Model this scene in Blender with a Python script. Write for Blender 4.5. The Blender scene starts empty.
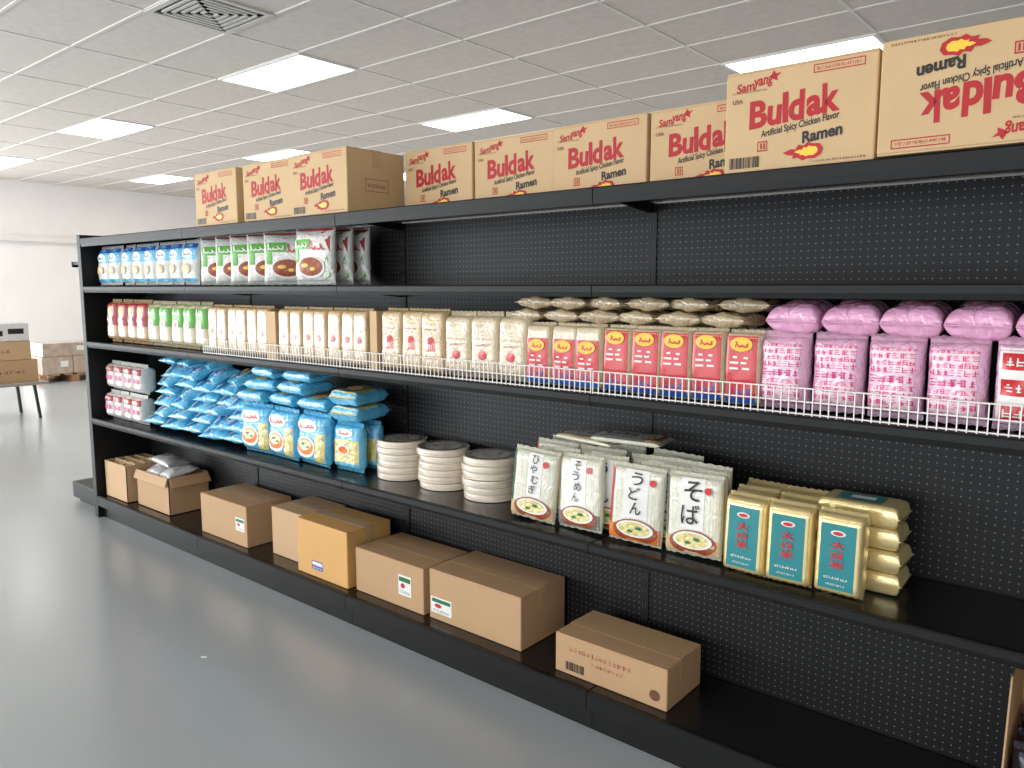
import bpy, bmesh, math, random
from mathutils import Matrix, Vector
random.seed(7)
S = bpy.context.scene
COL = S.collection
try:
    S.view_settings.view_transform = 'Standard'
    S.view_settings.look = 'None'
except Exception: pass
PI = math.pi

# ------------------------------------------------------------------ materials
def lin(c):
    r = []
    for v in c:
        v = v/255.0
        r.append(v/12.92 if v <= .04045 else ((v+.055)/1.055)**2.4)
    return r
MATS = {}
def mat(name, col, rough=.5, metal=0.0, noise=.06, scale=18.0, bump=0.0, coat=0.0, stretch=(1,1,1), bscale=None, spec=.5):
    if name in MATS: return MATS[name]
    m = bpy.data.materials.new(name); m.use_nodes = True
    nt = m.node_tree; b = nt.nodes['Principled BSDF']
    c = lin(col)
    tc = nt.nodes.new('ShaderNodeTexCoord'); mp = nt.nodes.new('ShaderNodeMapping')
    mp.inputs['Scale'].default_value = stretch
    nt.links.new(tc.outputs['Object'], mp.inputs['Vector'])
    nz = nt.nodes.new('ShaderNodeTexNoise'); nz.inputs['Scale'].default_value = scale; nz.inputs['Detail'].default_value = 3
    nt.links.new(mp.outputs['Vector'], nz.inputs['Vector'])
    mx = nt.nodes.new('ShaderNodeMix'); mx.data_type = 'RGBA'
    mx.inputs[6].default_value = [max(0,v*(1-2*noise)) for v in c]+[1]
    mx.inputs[7].default_value = [min(1,v*(1+2*noise)) for v in c]+[1]
    nt.links.new(nz.outputs['Fac'], mx.inputs[0]); nt.links.new(mx.outputs[2], b.inputs['Base Color'])
    b.inputs['Roughness'].default_value = rough; b.inputs['Metallic'].default_value = metal
    b.inputs['Specular IOR Level'].default_value = spec
    if coat:
        b.inputs['Coat Weight'].default_value = coat; b.inputs['Coat Roughness'].default_value = .09
    if bump:
        n2 = nz
        if bscale:
            n2 = nt.nodes.new('ShaderNodeTexNoise'); n2.inputs['Scale'].default_value = bscale; n2.inputs['Detail'].default_value = 2
            n2.inputs['Distortion'].default_value = 1.2
            nt.links.new(tc.outputs['Object'], n2.inputs['Vector'])
        bp = nt.nodes.new('ShaderNodeBump'); bp.inputs['Strength'].default_value = bump; bp.inputs['Distance'].default_value = .01
        nt.links.new(n2.outputs['Fac'], bp.inputs['Height']); nt.links.new(bp.outputs['Normal'], b.inputs['Normal'])
        if coat: nt.links.new(bp.outputs['Normal'], b.inputs['Coat Normal'])
    MATS[name] = m
    return m
def emis(name, col, strength):
    m = bpy.data.materials.new(name); m.use_nodes = True
    b = m.node_tree.nodes['Principled BSDF']
    b.inputs['Base Color'].default_value = lin(col)+[1]
    b.inputs['Emission Color'].default_value = lin(col)+[1]
    b.inputs['Emission Strength'].default_value = strength
    return m
def pegmat():
    m = bpy.data.materials.new('pegboard_black'); m.use_nodes = True
    nt = m.node_tree; b = nt.nodes['Principled BSDF']
    tc = nt.nodes.new('ShaderNodeTexCoord'); sp = nt.nodes.new('ShaderNodeSeparateXYZ')
    nt.links.new(tc.outputs['Object'], sp.inputs[0])
    def M(op, a, b_=None):
        n = nt.nodes.new('ShaderNodeMath'); n.operation = op
        for i, v in enumerate((a, b_)):
            if v is None: continue
            if isinstance(v, (int, float)): n.inputs[i].default_value = v
            else: nt.links.new(v, n.inputs[i])
        return n.outputs[0]
    P = .0205
    fx = M('SUBTRACT', M('FRACT', M('DIVIDE', sp.outputs[0], P)), .5)
    fz = M('SUBTRACT', M('FRACT', M('DIVIDE', sp.outputs[2], P)), .5)
    d = M('SQRT', M('ADD', M('MULTIPLY', fx, fx), M('MULTIPLY', fz, fz)))
    lit_hole = M('LESS_THAN', d, .105)
    mx = nt.nodes.new('ShaderNodeMix'); mx.data_type = 'RGBA'
    mx.inputs[6].default_value = lin((19,19,20))+[1]; mx.inputs[7].default_value = lin((108,108,108))+[1]  # hole dots painted pale, standing in for light coming through the board
    nt.links.new(lit_hole, mx.inputs[0]); nt.links.new(mx.outputs[2], b.inputs['Base Color'])
    b.inputs['Roughness'].default_value = .5; b.inputs['Specular IOR Level'].default_value = .3
    return m

black = mat('black_metal', (19,19,20), .5, 0, .1, 30, spec=.3)
blackdeck = mat('black_shelf_deck', (22,22,23), .22, 0, .1, 30, spec=.5)
peg = pegmat()
white_wall = mat('wall_paint', (242,238,234), .8, 0, .02, 2)
ceil_m = mat('ceiling_tile', (214,206,197), .9, 0, .06, 14)
grid_m = mat('ceiling_bar', (226,220,212), .85, 0, .02, 5)
kraft = mat('kraft_light', (204,172,129), .7, 0, .03, 9)
kraft2 = mat('kraft_brown', (186,150,112), .7, 0, .03, 9)
kraft3 = mat('kraft_pale', (196,162,124), .7, 0, .03, 9)
kraft4 = mat('kraft_yellow', (210,163,98), .65, 0, .03, 9)
tape_m = mat('packing_tape', (194,159,119), .22, 0, .03, 9, 0, .4)
red = mat('print_red', (200,26,36), .35, 0, .05, coat=.4)
dkred = mat('print_dark_red', (164,36,40), .35, 0, .05, coat=.4)
ctnred = mat('print_carton_red', (178,28,36), .6, 0, .05)
inkblack = mat('print_black', (30,26,24), .5, 0, .05)
inkbrown = mat('print_brown', (110,70,50), .5, 0, .05)
yellow = mat('print_yellow', (243,196,60), .4, 0, .05)
orange = mat('print_orange', (226,120,40), .4, 0, .08)
white = mat('print_white', (236,234,230), .35, 0, .03)
film = mat('film_white', (218,218,212), .22, 0, .06, 30, .45, .7, (1,1,1), 55)
noodle = mat('film_noodle', (206,178,136), .2, 0, .24, 25, .4, 1.0, (9,9,.6), 34)
noodleg = mat('film_noodle_brown', (176,156,124), .18, 0, .32, 30, 1.0, 1.0, (9,9,.9), 30)
noodlew = mat('film_noodle_white', (216,200,170), .2, 0, .22, 25, .45, 1.0, (9,9,.6), 34)
noodlej = mat('film_noodle_ivory', (224,216,196), .16, 0, .24, 24, .3, 1.0, (12,12,.35), 24)
bagw = mat('film_rice_noodle', (230,230,220), .2, 0, .16, 22, .6, 1.0, (3,3,1), 30)
noodley = mat('film_noodle_yellow', (234,204,124), .2, 0, .24, 60, .8, .9)
blue = mat('film_blue', (94,188,238), .15, 0, .18, 20, .9, 1.0, (1,1,1), 30)
dblue = mat('print_blue', (34,92,180), .35, 0, .08)
green = mat('print_green', (92,168,60), .35, 0, .1)
dkgreen = mat('print_dark_green', (36,110,72), .4, 0, .1)
pink = mat('print_pink', (232,62,134), .35, 0, .1)
pinkfilm = mat('film_pink', (248,196,218), .16, 0, .14, 25, .7, 1.0, (1,1,1), 30)
pinkdeep = mat('film_pink_deep', (250,172,208), .15, 0, .14, 25, .8, 1.0, (1,1,1), 30)
pinkwhite = mat('print_pale_pink', (248,224,233), .3, 0, .05)
gold = mat('film_gold', (238,216,156), .17, .45, .08, 20, .15, 0, (1,1,1), 30)
teal = mat('print_teal', (24,128,134), .35, 0, .05)
bowlbrown = mat('print_food', (150,72,40), .4, 0, .4, 70)
tan = mat('print_tan', (206,176,130), .4, 0, .1)
silver = mat('film_silver', (208,208,208), .22, .2, .14, 20, .7, .5, (1,1,1), 40)
greyprint = mat('print_grey', (120,118,116), .4, 0, .2, 60)
wirew = mat('white_wire', (240,238,234), .35, 0, .02)
darkfilm = mat('film_dark', (34,32,44), .25, 0, .2, 20, .4, .4)
wood = mat('pallet_wood', (160,122,84), .8, 0, .2, 12, .3, 0, (1,6,6))
stretchfilm = mat('stretch_film', (186,166,148), .16, 0, .2, 14, .8, 1.0, (1,1,1), 16)

# ------------------------------------------------------------------ mesh helpers
def box(bm, x0,x1,y0,y1,z0,z1, bev=0.0):
    M = Matrix.Translation(((x0+x1)/2,(y0+y1)/2,(z0+z1)/2)) @ Matrix.Diagonal((x1-x0,y1-y0,z1-z0,1))
    r = bmesh.ops.create_cube(bm, size=1, matrix=M)
    if bev:
        es = list({e for v in r['verts'] for e in v.link_edges})
        bmesh.ops.bevel(bm, geom=es, offset=bev, segments=2, affect='EDGES', profile=.5)
def prism(bm, prof, x0, x1):
    a = [bm.verts.new((x0,y,z)) for y,z in prof]; b = [bm.verts.new((x1,y,z)) for y,z in prof]
    n = len(prof)
    for i in range(n): bm.faces.new((a[i],a[(i+1)%n],b[(i+1)%n],b[i]))
    bm.faces.new(a[::-1]); bm.faces.new(b)
def bar(bm, p, q, r, seg=6):
    p = Vector(p); q = Vector(q); d = q-p
    M = Matrix.Translation((p+q)/2) @ d.to_track_quat('Z','Y').to_matrix().to_4x4()
    bmesh.ops.create_cone(bm, cap_ends=True, segments=seg, radius1=r, radius2=r, depth=d.length, matrix=M)
def obj(name, bm, m, parent=None, smooth=False):
    me = bpy.data.meshes.new(name)
    bmesh.ops.recalc_face_normals(bm, faces=bm.faces[:])
    bm.to_mesh(me); bm.free()
    if smooth:
        for p in me.polygons: p.use_smooth = True
    me.materials.append(m)
    o = bpy.data.objects.new(name, me); COL.objects.link(o)
    if parent: o.parent = parent
    return o
def obox(name, m, parent, *a, bev=0.0):
    bm = bmesh.new(); box(bm, *a, bev=bev); return obj(name, bm, m, parent)
def tag(o, label, cat, group=None):
    o['label'] = label; o['category'] = cat
    if group: o['group'] = group
def thing(name, label, cat, loc=(0,0,0), group=None):
    o = bpy.data.objects.new(name, None); COL.objects.link(o); o.location = loc
    o.empty_display_size = .05
    tag(o, label, cat, group); return o
def struct(name, bm, m, parent=None):
    o = obj(name, bm, m, parent); o['kind'] = 'structure'; return o
def dup(root, label, group=None):
    r = root.copy(); COL.objects.link(r); r['label'] = label
    if group: r['group'] = group
    for ch in list(root.children):
        c = ch.copy(); COL.objects.link(c); c.parent = r
        for g in ch.children:
            d = g.copy(); COL.objects.link(d); d.parent = c
    return r

TXT = {}
def text2d(s, bold=.0, shear=0.0):
    k = (s, bold, shear)
    if k in TXT: return TXT[k]
    cu = bpy.data.curves.new('t','FONT'); cu.body = s; cu.resolution_u = 4; cu.offset = bold; cu.shear = shear
    o = bpy.data.objects.new('t', cu); COL.objects.link(o)
    bpy.context.view_layer.update()
    dg = bpy.context.evaluated_depsgraph_get()
    me = bpy.data.meshes.new_from_object(o.evaluated_get(dg))
    vs = [(v.co.x, v.co.y) for v in me.vertices]; fs = [tuple(p.vertices) for p in me.polygons]
    bpy.data.objects.remove(o); bpy.data.curves.remove(cu); bpy.data.meshes.remove(me)
    if vs:
        x0=min(v[0] for v in vs); x1=max(v[0] for v in vs); y0=min(v[1] for v in vs); y1=max(v[1] for v in vs)
        vs = [((v[0]-(x0+x1)/2)/max(1e-6,x1-x0), (v[1]-(y0+y1)/2)/max(1e-6,y1-y0)) for v in vs]
    TXT[k] = (vs, fs); return TXT[k]

def shapes(bm, lst, w, h, f, n):
    """f(x,z)->(x,y,z); coordinates in lst are fractions of w (from the centre) and h (from the base)"""
    for s in lst:
        k = s[0]
        if k == 'r':
            _, a, b, c, d = s
            nx = max(1, round(n*min(1,(b-a)*1.6))); nz = max(1, round(n*min(1,(d-c)*1.6)))
            if n > 1 and b-a > .12: nx = max(nx, 4)
            if n > 1 and d-c > .12: nz = max(nz, 4)
            if n > 1 and b-a > .7: nx = 14
            if n > 1 and d-c > .5: nz = 14
            g = [[bm.verts.new(f((a+(b-a)*i/nx)*w, (c+(d-c)*j/nz)*h)) for j in range(nz+1)] for i in range(nx+1)]
            for i in range(nx):
                for j in range(nz): bm.faces.new((g[i][j],g[i+1][j],g[i+1][j+1],g[i][j+1]))
        elif k == 'e':
            _, cx, cz, rx, rz = s
            N = 18; R = 3 if n > 1 else 1
            c0 = bm.verts.new(f(cx*w, cz*h)); prev = None
            for q in range(1, R+1):
                ring = [bm.verts.new(f((cx+rx*q/R*math.cos(2*PI*i/N))*w, (cz+rz*q/R*math.sin(2*PI*i/N))*h)) for i in range(N)]
                for i in range(N):
                    if prev is None: bm.faces.new((c0, ring[i], ring[(i+1)%N]))
                    else: bm.faces.new((prev[i], ring[i], ring[(i+1)%N], prev[(i+1)%N]))
                prev = ring
        elif k == 't':
            _, st, cx, cz, wd, ht, rot = s[:7]
            vs, fs = text2d(st, s[7] if len(s) > 7 else 0, s[8] if len(s) > 8 else 0)
            ca, sa = math.cos(rot), math.sin(rot); out = []
            for x, y in vs:
                X = x*wd*w; Y = y*ht*h
                c = f(cx*w+X*ca-Y*sa, cz*h+X*sa+Y*ca)
                out.append(bm.verts.new((c[0], c[1]-(.0007 if n > 1 else 0), c[2])))
            for q in fs:
                try: bm.faces.new([out[i] for i in q])
                except ValueError: pass
        elif k == 'p':
            try: bm.faces.new([bm.verts.new(f(x*w, z*h)) for x, z in s[1]])
            except ValueError: pass
        elif k == 's':                                  # a brush stroke through points, half width s[2]
            pts = [Vector((x*w, z*h)) for x, z in s[1]]; hw = s[2]*h; L = []; R_ = []
            for i, p in enumerate(pts):
                t = (pts[min(i+1,len(pts)-1)]-pts[max(i-1,0)]).normalized(); nrm = Vector((-t.y, t.x))*hw
                L.append(bm.verts.new(f(*(p+nrm)))); R_.append(bm.verts.new(f(*(p-nrm))))
            for i in range(len(pts)-1): bm.faces.new((L[i],L[i+1],R_[i+1],R_[i]))

def surf(w, h, t, seal, seed, x, z, wr, pu, pv):
    u = min(1, abs(2*x/w)); v = min(1, abs((z-h/2)/(h/2-seal)))
    pr = math.sqrt(max(0, 1-u**pu))*math.sqrt(max(0, 1-v**pv))
    q = math.sin(38*x+seed)+math.sin(61*z+1.7*seed)+math.sin(47*(x+z)+2.3*seed)+.6*math.sin(130*z-90*x+seed)
    return .0012+pr*(t/2-.0012)+wr*q/3*pr
def pillow(w, h, t, seal, seed, wr, pu, pv, waist, nx=16, nz=20):
    bm = bmesh.new(); F = []; B = []
    for i in range(nx+1):
        x = w/2*math.sin(PI/2*(2*i/nx-1)); fr = []; bk = []
        for j in range(nz+1):
            if j == 0: z = 0
            elif j == nz: z = h
            else: z = h/2+(h/2-seal*.98)*math.sin(PI/2*(2*(j-1)/(nz-2)-1))
            s = surf(w,h,t,seal,seed,x,z,wr,pu,pv)
            zz = z
            if j in (0, nz): zz += .0018+(.0018 if i % 2 else -.0018)
            k = 1-waist*math.sin(PI*z/h)
            fr.append(bm.verts.new((x*k,-s,zz)))
            bk.append(bm.verts.new((x*k, s,zz)))
        F.append(fr); B.append(bk)
    for i in range(nx):
        for j in range(nz):
            bm.faces.new((F[i][j],F[i+1][j],F[i+1][j+1],F[i][j+1])); bm.faces.new((B[i][j],B[i][j+1],B[i+1][j+1],B[i+1][j]))
    for j in range(nz):
        for i in (0, nx): bm.faces.new((F[i][j],F[i][j+1],B[i][j+1],B[i][j]))
    for i in range(nx):
        for j in (0, nz): bm.faces.new((F[i][j],F[i+1][j],B[i+1][j],B[i][j]))
    return bm
def pack(name, label, cat, group, w, h, t, body, prints, seal=.014, seed=0.0, wr=.003, pu=3.2, pv=4.0, waist=.05):
    r = thing(name, label, cat, (0,0,0), group)
    r['dims'] = (w, h, t)
    obj('film_body', pillow(w,h,t,seal,seed,wr,pu,pv,waist), body, r, True)
    for k, (pn, m, lst) in enumerate(prints):
        bm = bmesh.new(); off = .0012+.0008*k
        def f(x, z):
            kk = 1-waist*math.sin(PI*min(1,max(0,z/h)))
            return (x*kk, -(surf(w,h,t,seal,seed,x,z,wr,pu,pv)+off), z)
        shapes(bm, lst, w, h, f, 8); obj(pn, bm, m, r, True)
    return r
BRICK = dict(pu=14, pv=18, waist=.0, seal=.006)
ORD = ['leftmost','second from left','third from left','fourth from left','fifth from left','sixth from left','seventh from left']
def ordn(i, n): return 'rightmost' if i == n-1 and n > 2 else ORD[i]
def row(proto, xs, yf, z, tmpl, group, lean=-.03, jz=.06, jx=.003, dz=0):
    out = []
    for i, x in enumerate(xs):
        lab = tmpl.format(ordn(i, len(xs)))
        if proto.get('used'): o = dup(proto, lab, group)
        else: o = proto; o['used'] = 1; o['label'] = lab; o['group'] = group
        w_, h_, t = proto['dims']
        rx = lean+random.uniform(-.015,.01); ry = random.uniform(-.015,.015)
        o.location = (x+random.uniform(-jx,jx), yf+t/2+random.uniform(0,.008), z+.001+dz+abs(rx)*t*.5+abs(ry)*w_*.5)
        o.rotation_euler = (rx, ry, random.uniform(-jz,jz))
        out.append(o)
    return out
def lay(proto, c, M, label, group):
    if proto.get('used'): o = dup(proto, label, group)
    else: o = proto; o['used'] = 1; o['label'] = label; o['group'] = group
    h = proto['dims'][1]
    o.rotation_euler = M.to_euler(); o.location = Vector(c)-(M @ Vector((0,0,h/2)))
    return o
def RX(a): return Matrix.Rotation(a,3,'X')
def RY(a): return Matrix.Rotation(a,3,'Y')
def RZ(a): return Matrix.Rotation(a,3,'Z')

# ------------------------------------------------------------------ the setting
CZ = 3.28; XW = -15.5; XE = 7.0; YF = -4.6; YB = 14.0
def floor_mat():
    m = bpy.data.materials.new('painted_concrete'); m.use_nodes = True
    nt = m.node_tree; b = nt.nodes['Principled BSDF']
    tc = nt.nodes.new('ShaderNodeTexCoord')
    n1 = nt.nodes.new('ShaderNodeTexNoise'); n1.inputs['Scale'].default_value = .6; n1.inputs['Detail'].default_value = 2
    nt.links.new(tc.outputs['Object'], n1.inputs['Vector'])
    cr = nt.nodes.new('ShaderNodeValToRGB')
    cr.color_ramp.elements[0].position = .2; cr.color_ramp.elements[0].color = lin((158,164,167))+[1]
    cr.color_ramp.elements[1].position = .8; cr.color_ramp.elements[1].color = lin((170,175,178))+[1]
    nt.links.new(n1.outputs['Fac'], cr.inputs[0]); nt.links.new(cr.outputs[0], b.inputs['Base Color'])
    b.inputs['Roughness'].default_value = .24
    n3 = nt.nodes.new('ShaderNodeTexNoise'); n3.inputs['Scale'].default_value = 1.6; n3.inputs['Detail'].default_value = 1
    nt.links.new(tc.outputs['Object'], n3.inputs['Vector'])
    bp = nt.nodes.new('ShaderNodeBump'); bp.inputs['Strength'].default_value = .05; bp.inputs['Distance'].default_value = .03
    nt.links.new(n3.outputs['Fac'], bp.inputs['Height']); nt.links.new(bp.outputs['Normal'], b.inputs['Normal'])
    b.inputs['Specular IOR Level'].default_value = .8
    return m
bm = bmesh.new(); box(bm, XW-.2,XE+.2,YF-.2,YB+.2,-.1,0); struct('floor', bm, floor_mat())
bm = bmesh.new(); box(bm, XW-.2,XE+.2,YF-.2,YB+.2,CZ,CZ+.1); struct('ceiling', bm, ceil_m)
bm = bmesh.new()
x = -6.62-1.22*7
while x < XE:
    if x > XW: box(bm, x-.012,x+.012,YF,YB,CZ-.005,CZ)
    x += 1.22
y = 3.83-.61*14
while y < YB:
    if y > YF: box(bm, XW,XE,y-.012,y+.012,CZ-.006,CZ)
    y += .61
struct('trim_1', bm, grid_m)
bm = bmesh.new()
box(bm, XW-.15,XW,YF,YB,0,.3); box(bm, XW-.15,XW,YF,YB,2.24,CZ)
box(bm, XW-.15,XW,YF,-4.2,.3,2.24); box(bm, XW-.15,XW,3.9,YB,.3,2.24); struct('wall_left', bm, white_wall)
bm = bmesh.new(); box(bm, XE,XE+.15,YF,YB,0,CZ); struct('wall_right', bm, white_wall)
bm = bmesh.new(); box(bm, XW,XE,YB,YB+.15,0,CZ); struct('wall_back', bm, white_wall)
bm = bmesh.new()
box(bm, XW,XE,YF-.15,YF,0,.3); box(bm, XW,XE,YF-.15,YF,2.8,CZ)
WINS = ((-15.2,-11.4),(-11.0,-7.2),(-6.8,-3.0),(-2.6,1.2),(1.6,5.5))
prev = XW
for a, b in WINS: box(bm, prev,a,YF-.15,YF,.3,2.8); prev = b
box(bm, prev,XE,YF-.15,YF,.3,2.8)
struct('wall_front', bm, white_wall)
wf = mat('window_frame', (150,152,154), .4, .6, .03)
for k, (a, b) in enumerate(WINS):
    bm = bmesh.new()
    for x in (a+.03, (a+b)/2, b-.03): box(bm, x-.03,x+.03,YF-.1,YF-.04,.3,2.8)
    for z in (.33, 2.77): box(bm, a,b,YF-.1,YF-.04,z-.03,z+.03)
    struct('window_%d' % (k+1), bm, wf)
bm = bmesh.new()
for y in (-4.17,-.15,3.87): box(bm, XW-.1,XW-.04,y-.03,y+.03,.3,2.24)
for z in (.33, 2.21): box(bm, XW-.1,XW-.04,-4.2,3.9,z-.03,z+.03)
struct('window_6', bm, wf)  # window and its opening added out of view for more light at left
bm = bmesh.new(); box(bm, XW,XW+.12,YF,YB,2.24,2.34); struct('trim_2', bm, mat('ledge_paint', (232,226,221), .6, 0, .02))
bm = bmesh.new(); box(bm, XW,XW+.015,YF,YB,0,.1); struct('baseboard_left', bm, mat('baseboard_grey', (140,138,136), .6))

# ceiling lights and vents
diff = emis('light_diffuser', (255,251,244), 9.0)
frame_m = mat('light_frame', (232,230,226), .5, 0, .02)
first = None
LX = (-13.94,-10.28,-6.62,-2.96,.70); LY = (-1.05,3.83,6.27,8.71)
vis = {(2,1):'lit ceiling panel above the near floor, largest at upper left of the picture',
       (1,1):'lit ceiling panel at left, second along the row above the open aisle',
       (0,1):'lit ceiling panel cut by the left edge of the picture, near the far wall',
       (2,2):'lit ceiling panel behind the shelving, above the middle of the carton row',
       (3,2):'lit ceiling panel just above the tall carton at upper right',
       (1,2):'lit ceiling panel half hidden behind the left group of cartons',
       (0,2):'small lit ceiling panel nearest the far wall, left of the cartons'}
for i, lx in enumerate(LX):
    for j, ly in enumerate(LY):
        if (i, j) in ((3,1),): continue
        lab = vis.get((i,j), 'lit ceiling panel out of view in the dropped ceiling')
        if first is None:
            first = thing('ceiling_light', lab, 'light', (0,0,0), 'recessed ceiling panels')
            bm = bmesh.new()
            for a in ((0,1.22,0,.03),(0,1.22,.58,.61),(0,.03,.03,.58),(1.19,1.22,.03,.58)): box(bm, a[0],a[1],a[2],a[3],-.012,0)
            obj('frame', bm, frame_m, first)
            obox('diffuser', diff, first, .03,1.19,.03,.58,-.008,-.001)
            o = first
        else: o = dup(first, lab)
        o.location = (lx,ly,CZ)
ventm = mat('vent_metal', (206,203,198), .5, .1, .03); ventd = mat('vent_dark', (62,60,58), .8)
def vent(loc, lab, n):
    v = thing('ceiling_vent', lab, 'vent', loc)
    bm = bmesh.new()
    for a in ((0,.61,0,.04),(0,.61,.57,.61),(0,.04,.04,.57),(.57,.61,.04,.57)): box(bm, *a,-.014,0)
    obj('frame', bm, ventm, v)
    obox('backing', ventd, v, .04,.57,.04,.57,-.003,-.001)
    for k in range(n):
        i = .07+.045*k
        bm = bmesh.new()
        for a in ((i,.61-i,i,i+.022),(i,.61-i,.61-i-.022,.61-i),(i,i+.022,i,.61-i),(.61-i-.022,.61-i,i,.61-i)): box(bm, *a,-.016,-.004)
        obj('louvre', bm, ventm, v)
vent((-5.40,2.61,CZ), 'square louvred air vent in the ceiling at upper left', 5)

# ------------------------------------------------------------------ gondola shelving
YS = 1.93; YP = 2.29; X0 = -4.96; SEC = 1.22; NS = 5
SH = {'top':1.715, 'two':1.43, 'three':1.10, 'four':.63}
DECK = .14
g = thing('shelving_unit', 'long black metal shelving run with pegboard back and five levels', 'shelving', (X0,YS,0))
def G(name, bm, m): 
    o = obj(name, bm, m, g); o.location = (-X0,-YS,0); return o
bm = bmesh.new(); box(bm, X0-.05,X0,YS,2.66,0,1.735,bev=.004); G('end_panel', bm, black)
slotm = mat('slot_grey', (50,50,52), .6)  # one even grey, paler than the upright metal
for k in range(NS+1):
    x = X0+SEC*k
    bm = bmesh.new(); box(bm, x-.016 if k else x, x+.016, YP-.005, YP+.03, .02, 1.695)
    u = G('upright', bm, black)
    bm = bmesh.new()
    for q in range(28):
        z = .2+q*.052; e = 0 if k else .01
        for dx in (-.006,.006): box(bm, x+dx-.0015+e, x+dx+.0015+e, YP-.0062, YP-.005, z, z+.022)
    obj('slots', bm, slotm, u)
for k in range(NS):
    a = X0+SEC*k; b = a+SEC
    bm = bmesh.new(); box(bm, a+.016,b-.016,YP,YP+.012,.1,1.695); G('back_panel', bm, peg)
    bm = bmesh.new(); box(bm, a+.003,b-.003,YS+.02,YP-.009,DECK-.012,DECK); dk = G('base_deck', bm, blackdeck)
    bm = bmesh.new(); prism(bm, [(YS,DECK-.06),(YS,DECK-.004),(YS+.006,DECK),(YS+.022,DECK),(YS+.022,DECK-.06)], a+.0015, b-.0015)
    obj('front_lip', bm, black, dk)
    bm = bmesh.new(); box(bm, a+.001,b-.001,YS+.035,YS+.055,0,DECK-.062); G('kick_plate', bm, black)
    for nm, z in SH.items():
        bm = bmesh.new(); yb = YP-.009 if nm != 'top' else 2.66
        lip = .036 if nm != 'top' else .05
        box(bm, a+.003,b-.003,YS+.015,yb,z-.016,z)
        s = G('shelf', bm, blackdeck)
        bm = bmesh.new(); prism(bm, [(YS+.004,z-lip),(YS,z-lip*.6),(YS,z-.004),(YS+.004,z),(YS+.017,z),(YS+.017,z-lip)], a+.0015, b-.0015)
        obj('front_lip', bm, black, s)
        for xx in (a+.006, b-.009):
            bm = bmesh.new(); prism(bm, [(YS+.05,z-.017),(YS+.05,z-.022),(YP-.01,z-.05),(YP-.01,z-.017)], xx, xx+.003)
            obj('bracket', bm, black, s)
bm = bmesh.new(); box(bm, X0,X0+SEC*NS,2.32,2.66,0,DECK); G('rear_base', bm, black)
bm = bmesh.new(); box(bm, -5.5,X0-.05,1.99,2.62,.03,.135,bev=.004); box(bm, -5.47,X0-.05,2.02,2.6,0,.03); G('end_base', bm, black)
bm = bmesh.new(); box(bm, -5.27,X0-.05,2.0,2.6,1.565,1.58); box(bm, -5.28,-5.265,1.995,2.605,1.55,1.584); G('end_shelf', bm, black)

# wire fences clipped to the third shelf
def fence(a, b, lab):
    z0 = SH['three']; f = thing('wire_fence', lab, 'shelf fence', ((a+b)/2,YS+.012,z0), 'white wire shelf fences')
    L = (b-a)/2-.004
    for nm, z in (('top_rail',.07),('middle_rail',.036),('bottom_rail',.005)):
        bm = bmesh.new(); bar(bm, (-L,0,z),(L,0,z),.002); obj(nm, bm, wirew, f)
    bm = bmesh.new(); n = int((b-a)/.02)
    for i in range(n+1):
        x = -L+2*L*i/n; box(bm, x-.0013,x+.0013,-.0037,-.0013,.001,.071)
    obj('upright_wires', bm, wirew, f)
fence(-3.6,-2.52,'white wire fence before the beige noodle packets, left end')
fence(-2.52,-1.30,'white wire fence before the tan, clear and first red packets')
fence(-1.30,-.08,'white wire fence before the red packets and pink bags')
fence(-.08,1.14,'white wire fence at right end of the third shelf')

# ------------------------------------------------------------------ cartons
def flat_print(r, w, d, h, prints):
    for k, (pn, m, lst) in enumerate(prints):
        bm = bmesh.new(); off = .0006+.00012*k
        if pn == 'side_print': shapes(bm, lst, d, h, lambda x, z: (w/2+.0006, x, z), 1)
        else: shapes(bm, lst, w, h, lambda x, z: (x, -d/2-off, z), 1)
        obj(pn, bm, m, r)
def carton(name, label, group, w, d, h, m, prints=(), loc=(0,0,0), rz=0, cat='carton'):
    r = thing(name, label, cat, loc, group); r.rotation_euler.z = rz
    bm = bmesh.new(); box(bm, -w/2,w/2,-d/2,d/2,0,h-.004,bev=.004); obj('body', bm, m, r)
    for s in (-1,1):
        y0, y1 = (-d/2+.001,-.0012) if s < 0 else (.0012,d/2-.001)
        obox('top_flap', m, r, -w/2+.001,w/2-.001,y0,y1,h-.0045,h, bev=.0012)
    bm = bmesh.new()
    box(bm, -w/2-.0008,w/2+.0008,-.026,.026,h-.0005,h+.0006)
    for s in (-1,1): box(bm, s*w/2-.0009,s*w/2+.0009,-.026,.026,h-.065,h+.0006)
    obj('packing_tape', bm, tape_m, r)
    flat_print(r, w, d, h, prints)
    return r
def barcode(x0,x1,z0,z1,n=22,seed=3):
    rr = random.Random(seed); out = []; st = (x1-x0)/n
    for i in range(n):
        a = x0+i*st; out.append(('r', a, a+st*rr.choice((.3,.5,.75)), z0, z1))
    return out
def frame_r(a,b,c,d,tx,tz): return [('r',a,b,c,c+tz),('r',a,b,d-tz,d),('r',a,a+tx,c,d),('r',b-tx,b,c,d)]
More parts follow.
